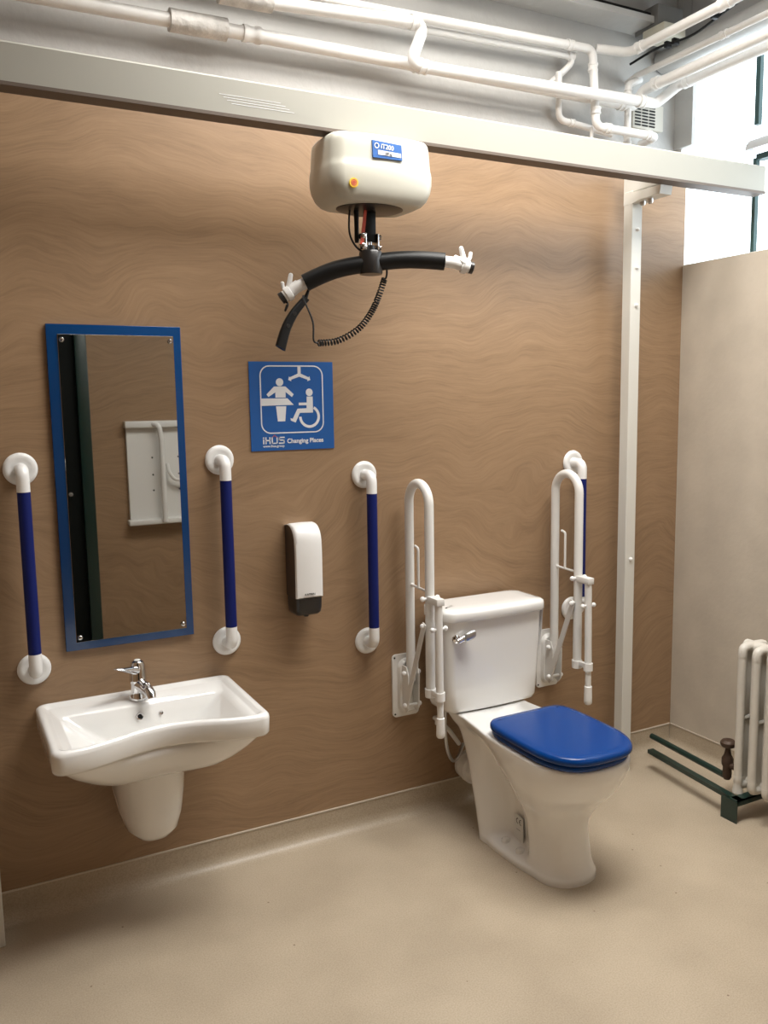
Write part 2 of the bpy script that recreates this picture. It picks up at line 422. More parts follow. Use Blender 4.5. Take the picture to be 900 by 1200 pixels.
bm = B(); sgp(bm, [(21, 131), (32, 131), (32, 107), (60, 95), (63, 98), (66, 86), (55, 82), (56, 87), (26.5, 97), (-3, 87), (-2, 82), (-13, 86), (-10, 98), (-7, 95), (21, 107)])
obj('hoist_symbol', bm, M['white'], t, smooth=False)
bm = B(); disc(bm, -44, 79, 13)
sgp(bm, [(-64, 65), (-24, 65), (5, 39), (-2, 30), (-24, 47), (-24, 28.5), (-60, 28.5), (-60, 46), (-84, 31), (-91, 39)])
sgp(bm, [(-109, 26), (-18, 26), (4, 4), (-109, 2)]); sgp(bm, [(-59, 0), (-23, 0), (-28, -50), (-54, -50)])
obj('changing_table_symbol', bm, M['white'], t, smooth=False)
bm = B(); disc(bm, 61, 45, 12.5)
sgp(bm, [(51, 31), (73, 31), (73, -23), (25, -23), (9, -55), (-8, -48), (-9, -40), (-1, -42), (17, -9), (50, -8), (50, 2), (22, 2), (22, 11), (51, 11)])
arc_band(bm, 60, -36, 38, 29, 62, -180)
obj('wheelchair_symbol', bm, M['white'], t, smooth=False)
def bar(bm, x0, y0, x1, y1, w=4.0):
    d = V((x1-x0, y1-y0)).normalized(); n = V((-d.y, d.x))*w/2; e = d*w/2
    sgp(bm, [(x0-e.x+n.x, y0-e.y+n.y), (x1+e.x+n.x, y1+e.y+n.y), (x1+e.x-n.x, y1+e.y-n.y), (x0-e.x-n.x, y0-e.y-n.y)])
bm = B()
bar(bm, -106, -122, -106, -110); bar(bm, -106, -104, -106, -103)
bar(bm, -98, -122, -98, -103); bar(bm, -84, -122, -84, -103); bar(bm, -98, -112, -84, -112)
bar(bm, -76, -122, -76, -103); bar(bm, -59, -122, -59, -103); bar(bm, -76, -122, -59, -122)
bar(bm, -51, -103, -34, -103); bar(bm, -51, -103, -51, -112); bar(bm, -51, -112, -34, -112); bar(bm, -34, -112, -34, -122); bar(bm, -34, -122, -51, -122)
obj('company_lettering', bm, M['white'], t, smooth=False)
bm = B(); bar(bm, -76, -103, -67.5, -95, 2.2); bar(bm, -67.5, -95, -59, -103, 2.2); obj('red_roof_mark', bm, M['redp'], t, smooth=False)
text_obj('lettering', 'Changing Places', .0205, (SX-.0235, -.0038, SZ-.1225), RW, M['white'], t, bold=.0005)
text_obj('web_address', 'www.ihus.group', .0115, (SX-.1085, -.0038, SZ-.1345), RW, M['white'], t, bold=.0002)

# ------------------------------------------------------------------ soap dispenser
t = thing('soap_dispenser', (1.07, 0, .85), 'white wall soap dispenser with dark sides and black base', 'soap dispenser')
x0, x1 = 1.022, 1.116
def side_prof(inset=0):
    return catmull([(0-inset*0, 1.150), (-.035, 1.158-inset), (-.070, 1.150-inset), (-.094+inset, 1.122), (-.100+inset, 1.07), (-.100+inset, .99), (-.099+inset, .915)], 5)
pr = [(p[0], p[1]) for p in side_prof(.003)]
bm = B(); prism(bm, [(0, .912)]+[(0, 1.147)]+pr[1:]+[(-.096, .912)], lambda a, b, q: (q, a-.0005, b), x0+.002, x1-.002); obj('housing', bm, M['brownp'], t, sharp=30)
# white cover strip: a bent shell over front and top
bm = B(); fr = [(p[0], p[1]) for p in side_prof(0)]
rings = []
for a, b in fr:
    rings.append([(x0+.000, a-.001+.012, b-.002), (x0+.001, a-.001, b), (x0+.008, a-.004, b+.003), ((x0+x1)/2, a-.0065, b+.0045), (x1-.008, a-.004, b+.003), (x1-.001, a-.001, b), (x1, a-.001+.012, b-.002), ((x0+x1)/2, a+.008, b-.006)])
rings_loft(bm, rings); obj('cover', bm, M['plastic'], t, sharp=60)
bm = B(); rings = []
for z, k in ((.912, 1.0), (.88, .99), (.862, .95), (.853, .85), (.850, .7)):
    yy = -.101*k; rings.append([(1.069+(a-1.069)*k, b, z) for a, b in rrect(x0+.001, x1-.001, yy, -.001, .014, 5)])
rings_loft(bm, rings); obj('base', bm, M['blackp'], t, sharp=50)
bm = B(); lathe(bm, [(.009, 0), (.008, -.008), (0, -.008)], (1.069, -.06, .851), (0, 0, 1), 14); obj('nozzle', bm, M['blackp'], t)
text_obj('lettering', 'KATRIN', .0105, (1.0475, -.1068, .924), RW, M['dark'], t, depth=.0006)

# ------------------------------------------------------------------ washbasin
def rr_outline(x0, x1, yb, yf, r, dip, N=4, cx=.5):
    """closed outline; the front edge (y=yf) curves back by dip in its middle"""
    P = []
    def seg(a, b, n):
        for k in range(n): P.append((a[0]+(b[0]-a[0])*k/n, a[1]+(b[1]-a[1])*k/n))
    def arc(c, a0, n=6):
        for k in range(n): tt = math.radians(a0-90*k/n); P.append((c[0]+r*math.cos(tt), c[1]+r*math.sin(tt)))
    seg((x0, yf+r), (x0, yb-r), 8); arc((x0+r, yb-r), 180); seg((x0+r, yb), (x1-r, yb), 24); arc((x1-r, yb-r), 90)
    seg((x1, yb-r), (x1, yf+r), 8); arc((x1-r, yf+r), 0); 
    n = 24
    for k in range(n): P.append((x1-r+(x0-x1+2*r)*k/n, yf))
    arc((x0+r, yf+r), -90)
    o = []
    w = (x1-x0)/2
    for (x, y) in P:
        u = min(1, abs(x-cx)/(w*.86)); front = max(0, min(1, (yb-y)/(yb-yf)))
        o.append((x, y+dip*(math.cos(u*PI)+1)/2*front**3))
    return o
bm = B(); BX0, BX1, YFR = .205, .804, -.428; cx = .5085
def ring(x0, x1, yb, yf, r, dip, z, zdip=0): return [(a, b, z+zdip*(math.cos(min(1, abs(a-cx)/.2)*PI)+1)/2) for a, b in rr_outline(x0, x1, yb, yf, r, dip, cx=cx)]
# underside: lower bowl outline grows to the rim
R = []
und = [(.47, .40, .63, -.06, -.235, .05), (.480, .365, .675, -.03, -.275, .07), (.500, .32, .72, -.015, -.315, .075), (.53, .285, .748, -.008, -.352, .07), (.565, .25, .768, -.003, -.382, .05), (.595, .228, .783, -.002, -.404, .035)]
for z, a, b, yb, yf, r in und: R.append(ring(a, b, yb, yf, r, .045*(z-.45)/.15, z))
R.append(ring(.222, .788, -.001, -.410, .03, .06, .604)); R.append(ring(.208, .801, 0, -.425, .03, .062, .606)); 
R.append(ring(BX0, BX1, 0, YFR, .032, .062, .612)); R.append(ring(BX0-.001, BX1+.001, 0, YFR-.003, .032, .062, .655))
R.append(ring(BX0+.001, BX1-.001, 0, YFR, .03, .062, .664)); R.append(ring(BX0+.006, BX1-.006, -.006, YFR+.006, .028, .062, .669)); R.append(ring(BX0+.014, BX1-.014, -.012, YFR+.014, .024, .062, .670))
R.append(ring(BX0+.022, BX1-.022, -.02, YFR+.020, .022, .062, .668)); R.append(ring(BX0+.030, BX1-.030, -.027, YFR+.027, .018, .062, .661)); R.append(ring(BX0+.036, BX1-.036, -.032, YFR+.031, .018, .062, .659))
# the bowl starts further in at the back (tap ledge) and slopes from both ends
R.append(ring(BX0+.052, BX1-.052, -.108, YFR+.034, .02, .060, .657)); R.append(ring(BX0+.062, BX1-.062, -.116, YFR+.040, .022, .060, .648))
R.append(ring(BX0+.095, BX1-.095, -.128, YFR+.052, .03, .058, .618)); R.append(ring(BX0+.145, BX1-.145, -.138, YFR+.068, .035, .05, .575))
R.append(ring(BX0+.185, BX1-.185, -.15, YFR+.09, .04, .04, .548)); R.append(ring(BX0+.225, BX1-.225, -.18, YFR+.13, .035, .02, .540))
R.append(ring(BX0+.275, BX1-.275, -.22, YFR+.17, .015, .0, .537))
rings_loft(bm, R)
t = thing('washbasin', (cx, 0, .226), 'white ceramic washbasin with curved front on the wall below the mirror', 'washbasin')
obj('basin', bm, M['ceramic'], t, sharp=80)
bm = B(); R = []
for z, hx, y0, r in ((.226, .035, -.14, .03), (.236, .060, -.168, .05), (.262, .082, -.192, .06), (.31, .094, -.208, .07), (.38, .102, -.22, .075), (.45, .107, -.228, .08), (.50, .110, -.232, .08)):
    P = []
    n = 24
    for k in range(n+1):
        tt = PI*k/n; P.append((.514-hx*math.copysign(abs(math.cos(tt))**.75, math.cos(tt)), -.06+(y0+.06)*math.sin(tt)**.8, z))
    yb = -.001 if z > .25 else -.02
    P = [(.514-hx, yb, z)]+P+[(.514+hx, yb, z)]
    R.append(P)
rings_loft(bm, R); obj('trap_cover', bm, M['ceramic'], t, sharp=70)
# overflow rings on the bowl's back wall
for x, z, r in ((.488, .622, .0115), (.553, .622, .0062)):
    n = V((0, -.96, .26)); c = V((x, -.1275, z))
    bm = B(); lathe(bm, [(r*.55, .0005), (r*.6, .003), (r*.9, .0035), (r*1.05, .001), (r*1.05, -.006)], c, n, 24); obj('overflow_ring', bm, M['chrome'], t)
    bm = B(); lathe(bm, [(r*.62, -.002), (r*.62, .0015), (0, .0015)], c, n, 20); obj('overflow_hole', bm, M['dark'] if r > .01 else M['steel'], t)
bm = B(); lathe(bm, [(.02, 0), (.02, .004), (.012, .005), (0, .002)], (.508, -.24, .5375), (0, 0, 1), 24); obj('waste', bm, M['chrome'], t)

# tap
t = thing('mixer_tap', (.497, -.07, .659), 'chrome lever mixer tap standing on the back of the basin', 'tap')
bx, by, bz = .500, -.072, .6595
bm = B(); lathe(bm, [(.0, 0), (.029, 0), (.030, .006), (.027, .012), (.024, .02), (.0235, .05), (.0265, .056), (.0265, .062), (.0255, .065), (.0245, .092), (.022, .108), (.018, .118), (.010, .122), (0, .1225)], (bx, by, bz), (0, 0, 1), 32); obj('body', bm, M['chrome'], t)
bm = B(); tube(bm, [(bx, by, bz+.050), (bx+.012, by-.045, bz+.045), (bx+.020, by-.074, bz+.033), (bx+.021, by-.080, bz+.020)], [.021, .019, .016, .014], 18); obj('spout', bm, M['chrome'], t)
bm = B(); tube(bm, [(bx+.012, by-.052, bz+.052), (bx+.016, by-.07, bz+.062)], [.006, .004], 12); sphere(bm, (bx+.016, by-.07, bz+.062), .0055); obj('diverter_knob', bm, M['chrome'], t)
bm = B(); R = []
for s, w_, h_ in ((0, .016, .014), (.2, .015, .012), (.45, .0145, .009), (.7, .015, .006), (.92, .013, .0035), (1, .006, .002)):
    c = V((bx-.008, by-.012, bz+.094)).lerp(V((bx-.074, by-.050, bz+.118)), s)
    d = V((-.058, -.048, .018)).normalized(); u = d.cross(V((0, 0, 1))).normalized(); w = u.cross(d).normalized()
    R.append([c+u*w_*math.cos(2*PI*k/14)+w*h_*math.sin(2*PI*k/14) for k in range(14)])
rings_loft(bm, R); obj('lever', bm, M['chrome'], t)
bm = B(); lathe(bm, [(.0, 0), (.010, 0), (.009, .0015), (0, .002)], (bx, by, bz+.1222), (0, 0, 1), 20); obj('cap', bm, M['plastic'], t)

# ------------------------------------------------------------------ toilet
TX = 1.745
t = thing('toilet', (TX, -.45, 0), 'white close-coupled toilet with closed blue lid against the brown wall', 'toilet')
# pan: half outlines (y, half width) from the rear to the front at rising heights
K = [ # z, list of (half width, y): rear centre, rear corner, mid, waist, column, front quarter, front tip
 (0.0,  [(0, -.268), (.112, -.268), (.122, -.33), (.124, -.40), (.121, -.48), (.115, -.54), (.108, -.590), (0, -.694)]),
 (.018, [(0, -.266), (.112, -.266), (.122, -.33), (.124, -.40), (.121, -.48), (.115, -.54), (.108, -.590), (0, -.693)]),
 (.032, [(0, -.262), (.112, -.262), (.116, -.33), (.108, -.39), (.106, -.48), (.106, -.54), (.103, -.587), (0, -.687)]),
 (.056, [(0, -.255), (.112, -.255), (.108, -.33), (.062, -.385), (.062, -.482), (.100, -.540), (.099, -.582), (0, -.678)]),
 (.11,  [(0, -.242), (.112, -.242), (.105, -.32), (.054, -.385), (.060, -.478), (.096, -.534), (.095, -.574), (0, -.669)]),
 (.17,  [(0, -.222), (.112, -.222), (.103, -.305), (.052, -.380), (.062, -.465), (.096, -.522), (.094, -.566), (0, -.664)]),
 (.220, [(0, -.205), (.112, -.205), (.102, -.29), (.055, -.370), (.074, -.445), (.108, -.512), (.107, -.570), (0, -.680)]),
 (.268, [(0, -.190), (.112, -.190), (.103, -.275), (.062, -.355), (.100, -.430), (.132, -.515), (.132, -.595), (0, -.714)]),
 (.32,  [(0, -.170), (.114, -.170), (.108, -.26), (.080, -.340), (.132, -.42), (.156, -.52), (.156, -.615), (0, -.762)]),
 (.37,  [(0, -.145), (.118, -.145), (.116, -.24), (.106, -.320), (.154, -.41), (.170, -.52), (.169, -.625), (0, -.790)]),
 (.400, [(0, -.120), (.132, -.120), (.136, -.22), (.146, -.31), (.168, -.41), (.176, -.52), (.175, -.630), (0, -.803)]),
 (.430, [(0, -.105), (.144, -.105), (.148, -.21), (.160, -.31), (.174, -.41), (.179, -.52), (.177, -.630), (0, -.807)]),
 (.438, [(0, -.110), (.138, -.110), (.143, -.21), (.155, -.31), (.169, -.41), (.174, -.52), (.172, -.630), (0, -.801)]),
]
def half(pts, n=7):
    h = catmull([(0, pts[0][1])]+[pts[1]]+pts[2:-1]+[(pts[-2][0], pts[-2][1]-.06)], n)
    # keep the rear corner crisp and the nose round
    h[:n] = [(pts[1][0]*k/n, pts[0][1]) for k in range(n)]
    a, b = pts[-2], pts[-1]; m = 16
    nose = []
    y0 = a[1]; slope = 0
    for k in range(m+1):
        tt = PI/2*k/m
        nose.append((a[0]*math.cos(tt)**.86, y0+(b[1]-y0)*math.sin(tt)**.96))
    h = h[:-(n+1)]+nose
    return h
rings = []
for z, pts in K:
    h = half(pts); full = [(TX+x, y, z) for x, y in h]+[(TX-x, y, z) for x, y in h[-2:0:-1]]
    rings.append(full)
dense = []
for j in range(len(rings[0])):
    dense.append(catmull([r[j] for r in rings], 5))
rings = [[dense[j][i] for j in range(len(dense))] for i in range(len(dense[0]))]
bm = B(); rings_loft(bm, rings); pan = obj('pan', bm, M['ceramic'], t, sharp=55)
for y in (-.395, -.478):
    bm = B(); lathe(bm, [(.017, 0), (.016, .012), (.011, .018), (0, .020)], (TX-.088, y, .030), (0, 0, 1), 18); obj('bolt_cover', bm, M['ceramic'], pan)
# CE sticker on the left flank of the pan
bm = B(); sy, sz = -.432, .092; sxp = TX-.0765
nL = V((-.80, .60, 0))
def st(a, b, q): return V((TX-.0612, sy, sz))+V((-.06, -1, 0)).normalized()*a+V((0, 0, 1))*b+V((-1, .06, 0))*q
prism(bm, rrect(-.028, .028, -.045, .045, .003, 3), st, .0, .0012); stk = obj('sticker', bm, mat('pale label', (.70, .70, .69), .5), pan, smooth=False)
bm = B()
def ceband(c, a0, a1, r=.010, w=.0025, n=14):
    for k in range(n):
        p = math.radians(a0+(a1-a0)*k/n); q = math.radians(a0+(a1-a0)*(k+1)/n)
        prism(bm, [(c+r*math.cos(p), .026+r*math.sin(p)), (c+r*math.cos(q), .026+r*math.sin(q)), (c+(r-w)*math.cos(q), .026+(r-w)*math.sin(q)), (c+(r-w)*math.cos(p), .026+(r-w)*math.sin(p))], st, .0012, .0016)
ceband(-.004, 80, 280); obj('ce_mark', bm, M['dark'], pan, smooth=False); bm = B()
ceband(.014, 80, 280); prism(bm, [(.004, .0248), (.011, .0248), (.011, .0272), (.004, .0272)], st, .0012, .0016)
obj('ce_mark', bm, M['dark'], pan, smooth=False); bm = B()
for k in range(1): prism(bm, [(-.012, -.004-.012*k), (.012-.004*(k % 2), -.004-.012*k), (.012-.004*(k % 2), -.0055-.012*k), (-.012, -.0055-.012*k)], st, .0012, .0015)
obj('small_print', bm, M['gbox'], pan, smooth=False)
# seat ring and lid
def seat_outline(s=0.0, y0=-.380, y1=-.814, hw=.172):
    w = hw-s; ya = y0-.235
    P = [(0, y0-s), (w*.60, y0-s), (w*.82, y0-.010-s*.8), (w*.945, y0-.042), (w*.99, y0-.095), (w, y0-.15), (w, ya)]
    h = catmull(P, 6); h[:6] = [(P[1][0]*k/6, P[0][1]) for k in range(6)]
    h = h[:-1]+[(w*math.cos(PI/2*k/16)**.66, ya-(ya-y1-s)*math.sin(PI/2*k/16)**.80) for k in range(17)]
    return [(TX-.008+x, y) for x, y in h]+[(TX-.008-x, y) for x, y in h[-2:0:-1]]
def slab(levels, **k):
    bm = B(); R = []
    for z, s in levels: R.append([(a, b, z) for a, b in seat_outline(s, **k)])
    return rings_loft(bm, R)
bm = slab([(.439, .012), (.441, .006), (.448, .003), (.456, .004), (.459, .010)], y1=-.805, hw=.167); obj('seat', bm, M['seatb'], t, sharp=70)
bm = slab([(.4605, .012), (.462, .004), (.467, 0), (.478, 0), (.485, .004), (.4885, .010), (.4905, .03), (.4915, .07)]); obj('lid', bm, M['seatb'], t, sharp=80)
for s in (-1, 1):
    bm = B(); cyl(bm, (TX+s*.075-.02, -.382, .456), (TX+s*.075+.02, -.382, .456), .010); obj('hinge', bm, M['seatb'], t)
# cistern
def bowed(hw, yb, yf, r, bow, z, n=8):
    P = []
    for a, b in rrect(-hw, hw, yf, yb, r, n):
        fr = max(0, (yb-b)/(yb-yf)); P.append((a, b-bow*(1-(a/hw)**2)*fr))
    # densify long edges
    Q = []
    m = len(P)
    for i in range(m):
        a, b = P[i], P[(i+1) % m]; k = 8 if i % (n+1) == n else 1
        for j in range(k):
            x = a[0]+(b[0]-a[0])*j/k; y = a[1]+(b[1]-a[1])*j/k
            if k > 1 and abs(y-yf) < .03: y = yf-bow*(1-(x/hw)**2)
            Q.append((x, y))
    return [(TX+.007+x, y, z) for x, y in Q]
bm = B(); R = []
for z, hw, yf, r in ((.4395, .182, -.176, .03), (.446, .194, -.188, .035), (.46, .199, -.193, .035), (.55, .202, -.196, .03), (.70, .206, -.201, .026), (.783, .208, -.204, .026)):
    R.append(bowed(hw, -.032, yf, r, .010, z))
cist = rings_loft(bm, R); cis = obj('cistern', bm, M['ceramic'], t, sharp=60)
bm = B(); R = []
for z, hw, yf, r in ((.784, .206, -.205, .028), (.7855, .218, -.216, .034), (.792, .220, -.220, .040), (.812, .220, -.220, .040), (.820, .217, -.217, .036), (.8255, .208, -.208, .03), (.828, .19, -.19, .026), (.829, .15, -.15, .02)):
    R.append(bowed(hw, -.028 if hw > .2 else -.045, yf, r, .012, z))
rings_loft(bm, R); obj('cistern_lid', bm, M['ceramic'], t, sharp=70)
bm = B(); lathe(bm, [(0, 0), (.016, 0), (.015, .006), (.009, .010), (.009, .018)], (TX-.168, -.203, .724), (0, -1, 0), 20); 
tube(bm, [(TX-.172, -.222, .720), (TX-.130, -.226, .737)], [.010, .012], 16)
lv = obj('flush_lever', bm, M['chrome'], t)
bm = B(); R = []
for s, w_ in ((0, .012), (.12, .0165), (.88, .0165), (1, .012)):
    c = V((TX-.150, -.236, .732)).lerp(V((TX-.112, -.240, .744)), s)
    R.append([c+V((0, math.cos(2*PI*k/16)*.008, math.sin(2*PI*k/16)*w_)) for k in range(16)])
rings_loft(bm, R); obj('lever_paddle', bm, M['steel'], lv)
# supply hose, valve and waste connector behind the pan
bm = B(); tube(bm, [tuple(p) for p in catmull([(TX-.16, -.12, .455), (TX-.165, -.12, .37), (TX-.150, -.11, .28), (TX-.115, -.09, .22), (TX-.07, -.06, .215), (TX-.03, -.035, .25)], 7)], .0065, 10); obj('braided_hose', bm, M['steel'], t)
bm = B(); tube(bm, [(TX-.15, -.02, .37), (TX-.15, -.06, .37), (TX-.115, -.07, .33), (TX-.06, -.05, .26)], .0085, 12, .02); lathe(bm, [(.014, 0), (.014, .03)], (TX-.15, -.05, .355), (0, 0, 1), 14); obj('inlet_pipe', bm, M['plastic'], t)
bm = B(); lathe(bm, [(.052, -.005), (.056, .0), (.056, .018), (.050, .024), (.050, .036), (.060, .040), (.060, .062), (.052, .070), (.048, .19)], (TX, -.012, .155), (0, -1, 0), 32); obj('waste_connector', bm, M['plastic'], t)

# ------------------------------------------------------------------ fold-up arms
def fold_arm(X, label):
    t = thing('fold_up_arm', (X, 0, .40), label, 'support arm', 'white fold-up arms beside the toilet')
    # wall plate: rounded plate thicker at the pivot
    bm = B(); prism(bm, rrect(X-.056, X+.054, .398, .636, .016, 6), lambda a, b, q: (a, q, b), -.0006, -.009); 
    R = []
    for y, s in ((-.009, 1), (-.018, .97), (-.024, .9)):
        R.append([(X+.004+(a)*s, y, .515+b*s) for a, b in rrect(-.04, .046, -.105, .105, .035, 8)])
    rings_loft(bm, R); pl = obj('wall_plate', bm, M['powder'], t, sharp=35)
    for x, z in ((X-.047, .625), (X-.047, .41)):
        bm = B(); lathe(bm, [(0, 0), (.0035, 0), (.0035, .0012), (0, .0014)], (x, -.009, z), (0, -1, 0), 12); obj('screw', bm, M['dark'], pl)
    bm = B()
    for s in (-1, 1): prism(bm, [(-.02, .44), (-.05, .425), (-.068, .445), (-.070, .57), (-.055, .60), (-.02, .60)], lambda a, b, q: (X+q, a, b), s*.020, s*.024)
    obj('pivot_bracket', bm, M['powder'], t, smooth=False)
    # U shaped arm standing upright
    zc, hw, yc = 1.205, .070, -.118
    pts = [(X, yc+hw, .545), (X, yc+hw, zc)]
    for k in range(1, 16):
        a = PI*k/16; pts.append((X, yc+hw*math.cos(a), zc+hw*math.sin(a)))
    pts += [(X, yc-hw, zc), (X, yc-hw, .545)]
    bm = B(); tube(bm, pts, .0165, 22); obj('arm_tube', bm, M['powder'], t)
    bm = B(); tube(bm, [(X, yc-hw, .555), (X, yc-hw, .525)], [.0205, .0195], 22); obj('tube_cap', bm, M['plastic'], t)
    # link and toilet roll rod
    bm = B(); tube(bm, [(X, yc+hw-.012, .905), (X, yc-hw+.012, .900)], .0045, 12)
    tube(bm, [(X, yc+.008, .902), (X, yc+.008, 1.045), (X, yc+.030, 1.05)], .0048, 12, .012); sphere(bm, (X, yc+hw-.016, .905), .007); obj('paper_rod', bm, M['powder'], t)
    # drop leg in front
    bm = B(); box(bm, X-.015, X+.015, -.262, -.186, .866, .890, .002); obj('leg_bracket', bm, M['powder'], t)
    bm = B(); tube(bm, [(X, -.246, .868), (X, -.252, .545)], .0135, 18); obj('drop_leg', bm, M['powder'], t)
    bm = B(); tube(bm, [(X, -.252, .560), (X, -.2522, .530)], .0175, 20); box(bm, X-.008, X+.008, -.24, -.20, .536, .556, .002); obj('leg_clip', bm, M['plastic'], t)
    bm = B(); tube(bm, [(X, -.2524, .532), (X, -.2538, .45)], .0115, 16); obj('leg_extension', bm, M['powder'], t)
    bm = B(); lathe(bm, [(.012, .072), (.0145, .070), (.0155, .02), (.0155, .006), (.012, 0), (0, 0)], (X, -.2542, .398), (0, 0, 1), 20); obj('leg_foot', bm, M['plastic'], t)
    # brace
    bm = B()
    for s in (-1,):
        d = V((0, -.187+.055, .783-.455)); L_ = d.length; d.normalize(); n = V((0, d.z, -d.y))
        c0 = V((X+s*.022, -.055, .455)); 
        q = [c0-d*.01-n*.0115, c0-d*.01+n*.0115, c0+d*(L_+.01)+n*.0115, c0+d*(L_+.01)-n*.0115]
        A = [bm.verts.new(p) for p in q]; C_ = [bm.verts.new(p+V((s*.005, 0, 0))) for p in q]
        bm.faces.new(A); bm.faces.new(C_[::-1])
        for k in range(4): bm.faces.new((A[k], A[(k+1) % 4], C_[(k+1) % 4], C_[k]))
    obj('brace', bm, M['powder'], t, smooth=False)
    for y, z in ((-.190, .880), (-.187, .783), (-.055, .455), (-.050, .575)):
        bm = B(); cyl(bm, (X-.026, y, z), (X+.026, y, z), .005, seg=12)
        for s in (-1, 1): sphere(bm, (X+s*.030, y, z), .0095)
        obj('bolt', bm, M['plastic'], t)
    bm = B(); cyl(bm, (X-.022, -.248, .783), (X+.022, -.248, .783), .005, seg=12)
    for s in (-1, 1): sphere(bm, (X+s*.026, -.248, .783), .009)
    obj('bolt', bm, M['plastic'], t)
    return t
a1 = fold_arm(1.48, 'white fold-up support arm left of the toilet cistern, folded upright')
c = copy_tree(a1); c.location = (2.14, 0, .40); c['label'] = 'white fold-up support arm right of the toilet cistern, folded upright'

# ------------------------------------------------------------------ hoist track and posts
t = thing('hoist_track', (1.2, -.26, 2.345), 'long cream aluminium hoist track spanning the wall below the pipes', 'hoist track')
y0, y1, zb, zt = -.318, -.262, 2.345, 2.447
prof = [(y0, zb), (y0, zt-.006), (y0+.006, zt), (y1, zt), (y1, zb), (y1-.020, zb), (y1-.020, zb+.006), (y1-.008, zb+.006), (y1-.008, zt-.008), (y0+.008, zt-.008), (y0+.008, zb+.006), (y0+.020, zb+.006), (y0+.020, zb)]
bm = B(); prism(bm, prof, lambda a, b, q: (q, a, b), -.55, 2.94); obj('beam', bm, M['beam'], t, smooth=False)
bm = B(); box(bm, -.549, 2.938, y0-.003, y1+.001, zb-.004, zb+.005); obj('bottom_lip', bm, M['alud'], t, smooth=False)
for k, dx in enumerate((0, .012, .022, .034)):
    bm = B(); box(bm, .752+dx, .93+dx*1.2, y0-.0006, y0+.001, 2.398-.007*k, 2.3993-.007*k); obj('scratch', bm, M['white'], t, smooth=False)
bm = B(); box(bm, 2.935, 2.945, y0-.001, y1+.001, zb-.001, zt+.001, .002); obj('end_cap', bm, M['plastic'], t)
def post(X, label, knobs):
    t = thing('hoist_post', (X+.026, -.1, 0), label, 'post', 'cream posts carrying the hoist track')
    bm = B(); box(bm, X, X+.052, -.122, -.075, 0, 2.35, .002, 1); obj('upright', bm, M['alu'], t, sharp=20)
    bm = B(); prism(bm, [(-.075, 2.301), (-.121, 2.301), (-.158, 2.308), (-.245, 2.309), (-.262, 2.309), (-.268, 2.340), (-.075, 2.344)], lambda a, b, q: (q, a, b), X-.001, X+.058); 
    obj('arm', bm, M['alu'], t, smooth=False)
    bm = B(); box(bm, X+.002, X+.062, -.258, -.070, 2.345, 2.44, .002, 1); obj('spacer_block', bm, M['alu'], t, sharp=20)
    bm = B()
    for y in (-.145, -.185): lathe(bm, [(.011, 0), (.011, -.012), (.006, -.018), (0, -.018)], (X+.03, y, 2.309), (0, 0, 1), 12)
    obj('bolt', bm, M['steel'], t)
    for z in knobs:
        bm = B(); lathe(bm, [(.007, 0), (.007, .006), (.004, .010), (0, .011)], (X+.028, -.122, z), (0, -1, 0), 14); obj('screw_cap', bm, M['plastic'], t)
post(2.44, 'cream square post right of the toilet holding up the hoist track', (2.206, 2.062, 1.919, .909))
post(.021, 'cream square post at the left edge, standing left of the washbasin', ())

# ------------------------------------------------------------------ hoist
t = thing('ceiling_hoist', (1.23, -.28, 2.12), 'cream ceiling hoist motor unit with blue label hanging under the track', 'hoist')
HX0, HX1, HYF, HYB = 1.066, 1.392, -.382, -.180
def hr(sx, sy, z, r=.03, bow=.016, dz=0):
    z = 2.142+(z-2.142)*.955
    P = []
    cx_, cy_ = (HX0+HX1)/2, (HYF+HYB)/2; hx, hy = (HX1-HX0)/2, (HYB-HYF)/2
    src = rrect(-hx, hx, -hy, hy, r, 8); m = len(src)
    for i in range(m):
        a, b = src[i], src[(i+1) % m]; k = 10 if i % 9 == 8 else 1
        for j in range(k):
            x = a[0]+(b[0]-a[0])*j/k; y = a[1]+(b[1]-a[1])*j/k
            y += math.copysign(bow*(1-(x/hx)**2), y)*min(1, abs(y)/hy)**2
            x += math.copysign(.012*(1-(y/(hy+bow))**2), x)*min(1, abs(x)/hx)**4
            P.append((cx_+x*sx, cy_+y*sy, z))
    return P
bm = B()
R = [hr(.66, .70, 2.142, .04), hr(.74, .78, 2.1425), hr(.82, .86, 2.148), hr(.91, .94, 2.164), hr(.97, .985, 2.187), hr(1, 1, 2.212), hr(1.0, 1.0, 2.238), hr(.995, .985, 2.248), hr(.985, .962, 2.257), hr(.98, .955, 2.268), hr(.97, .945, 2.295), hr(.962, .935, 2.316), hr(.948, .915, 2.331), hr(.91, .87, 2.340), hr(.80, .72, 2.344)]
rings_loft(bm, R); obj('shell', bm, M['hoist'], t, sharp=60)
bm = B(); lathe(bm, [(0, 0), (.085, 0), (.085, -.004), (.070, -.010), (0, -.010)], (1.225, -.28, 2.1445), (0, 0, 1), 32)
for v in bm.verts: v.co.x = 1.225+(v.co.x-1.225)*1.25
obj('underside_plate', bm, M['blackp'], t)
bm = B(); box(bm, 1.1, 1.36, -.29, -.24, 2.330, 2.352); obj('trolley', bm, M['steel'], t)
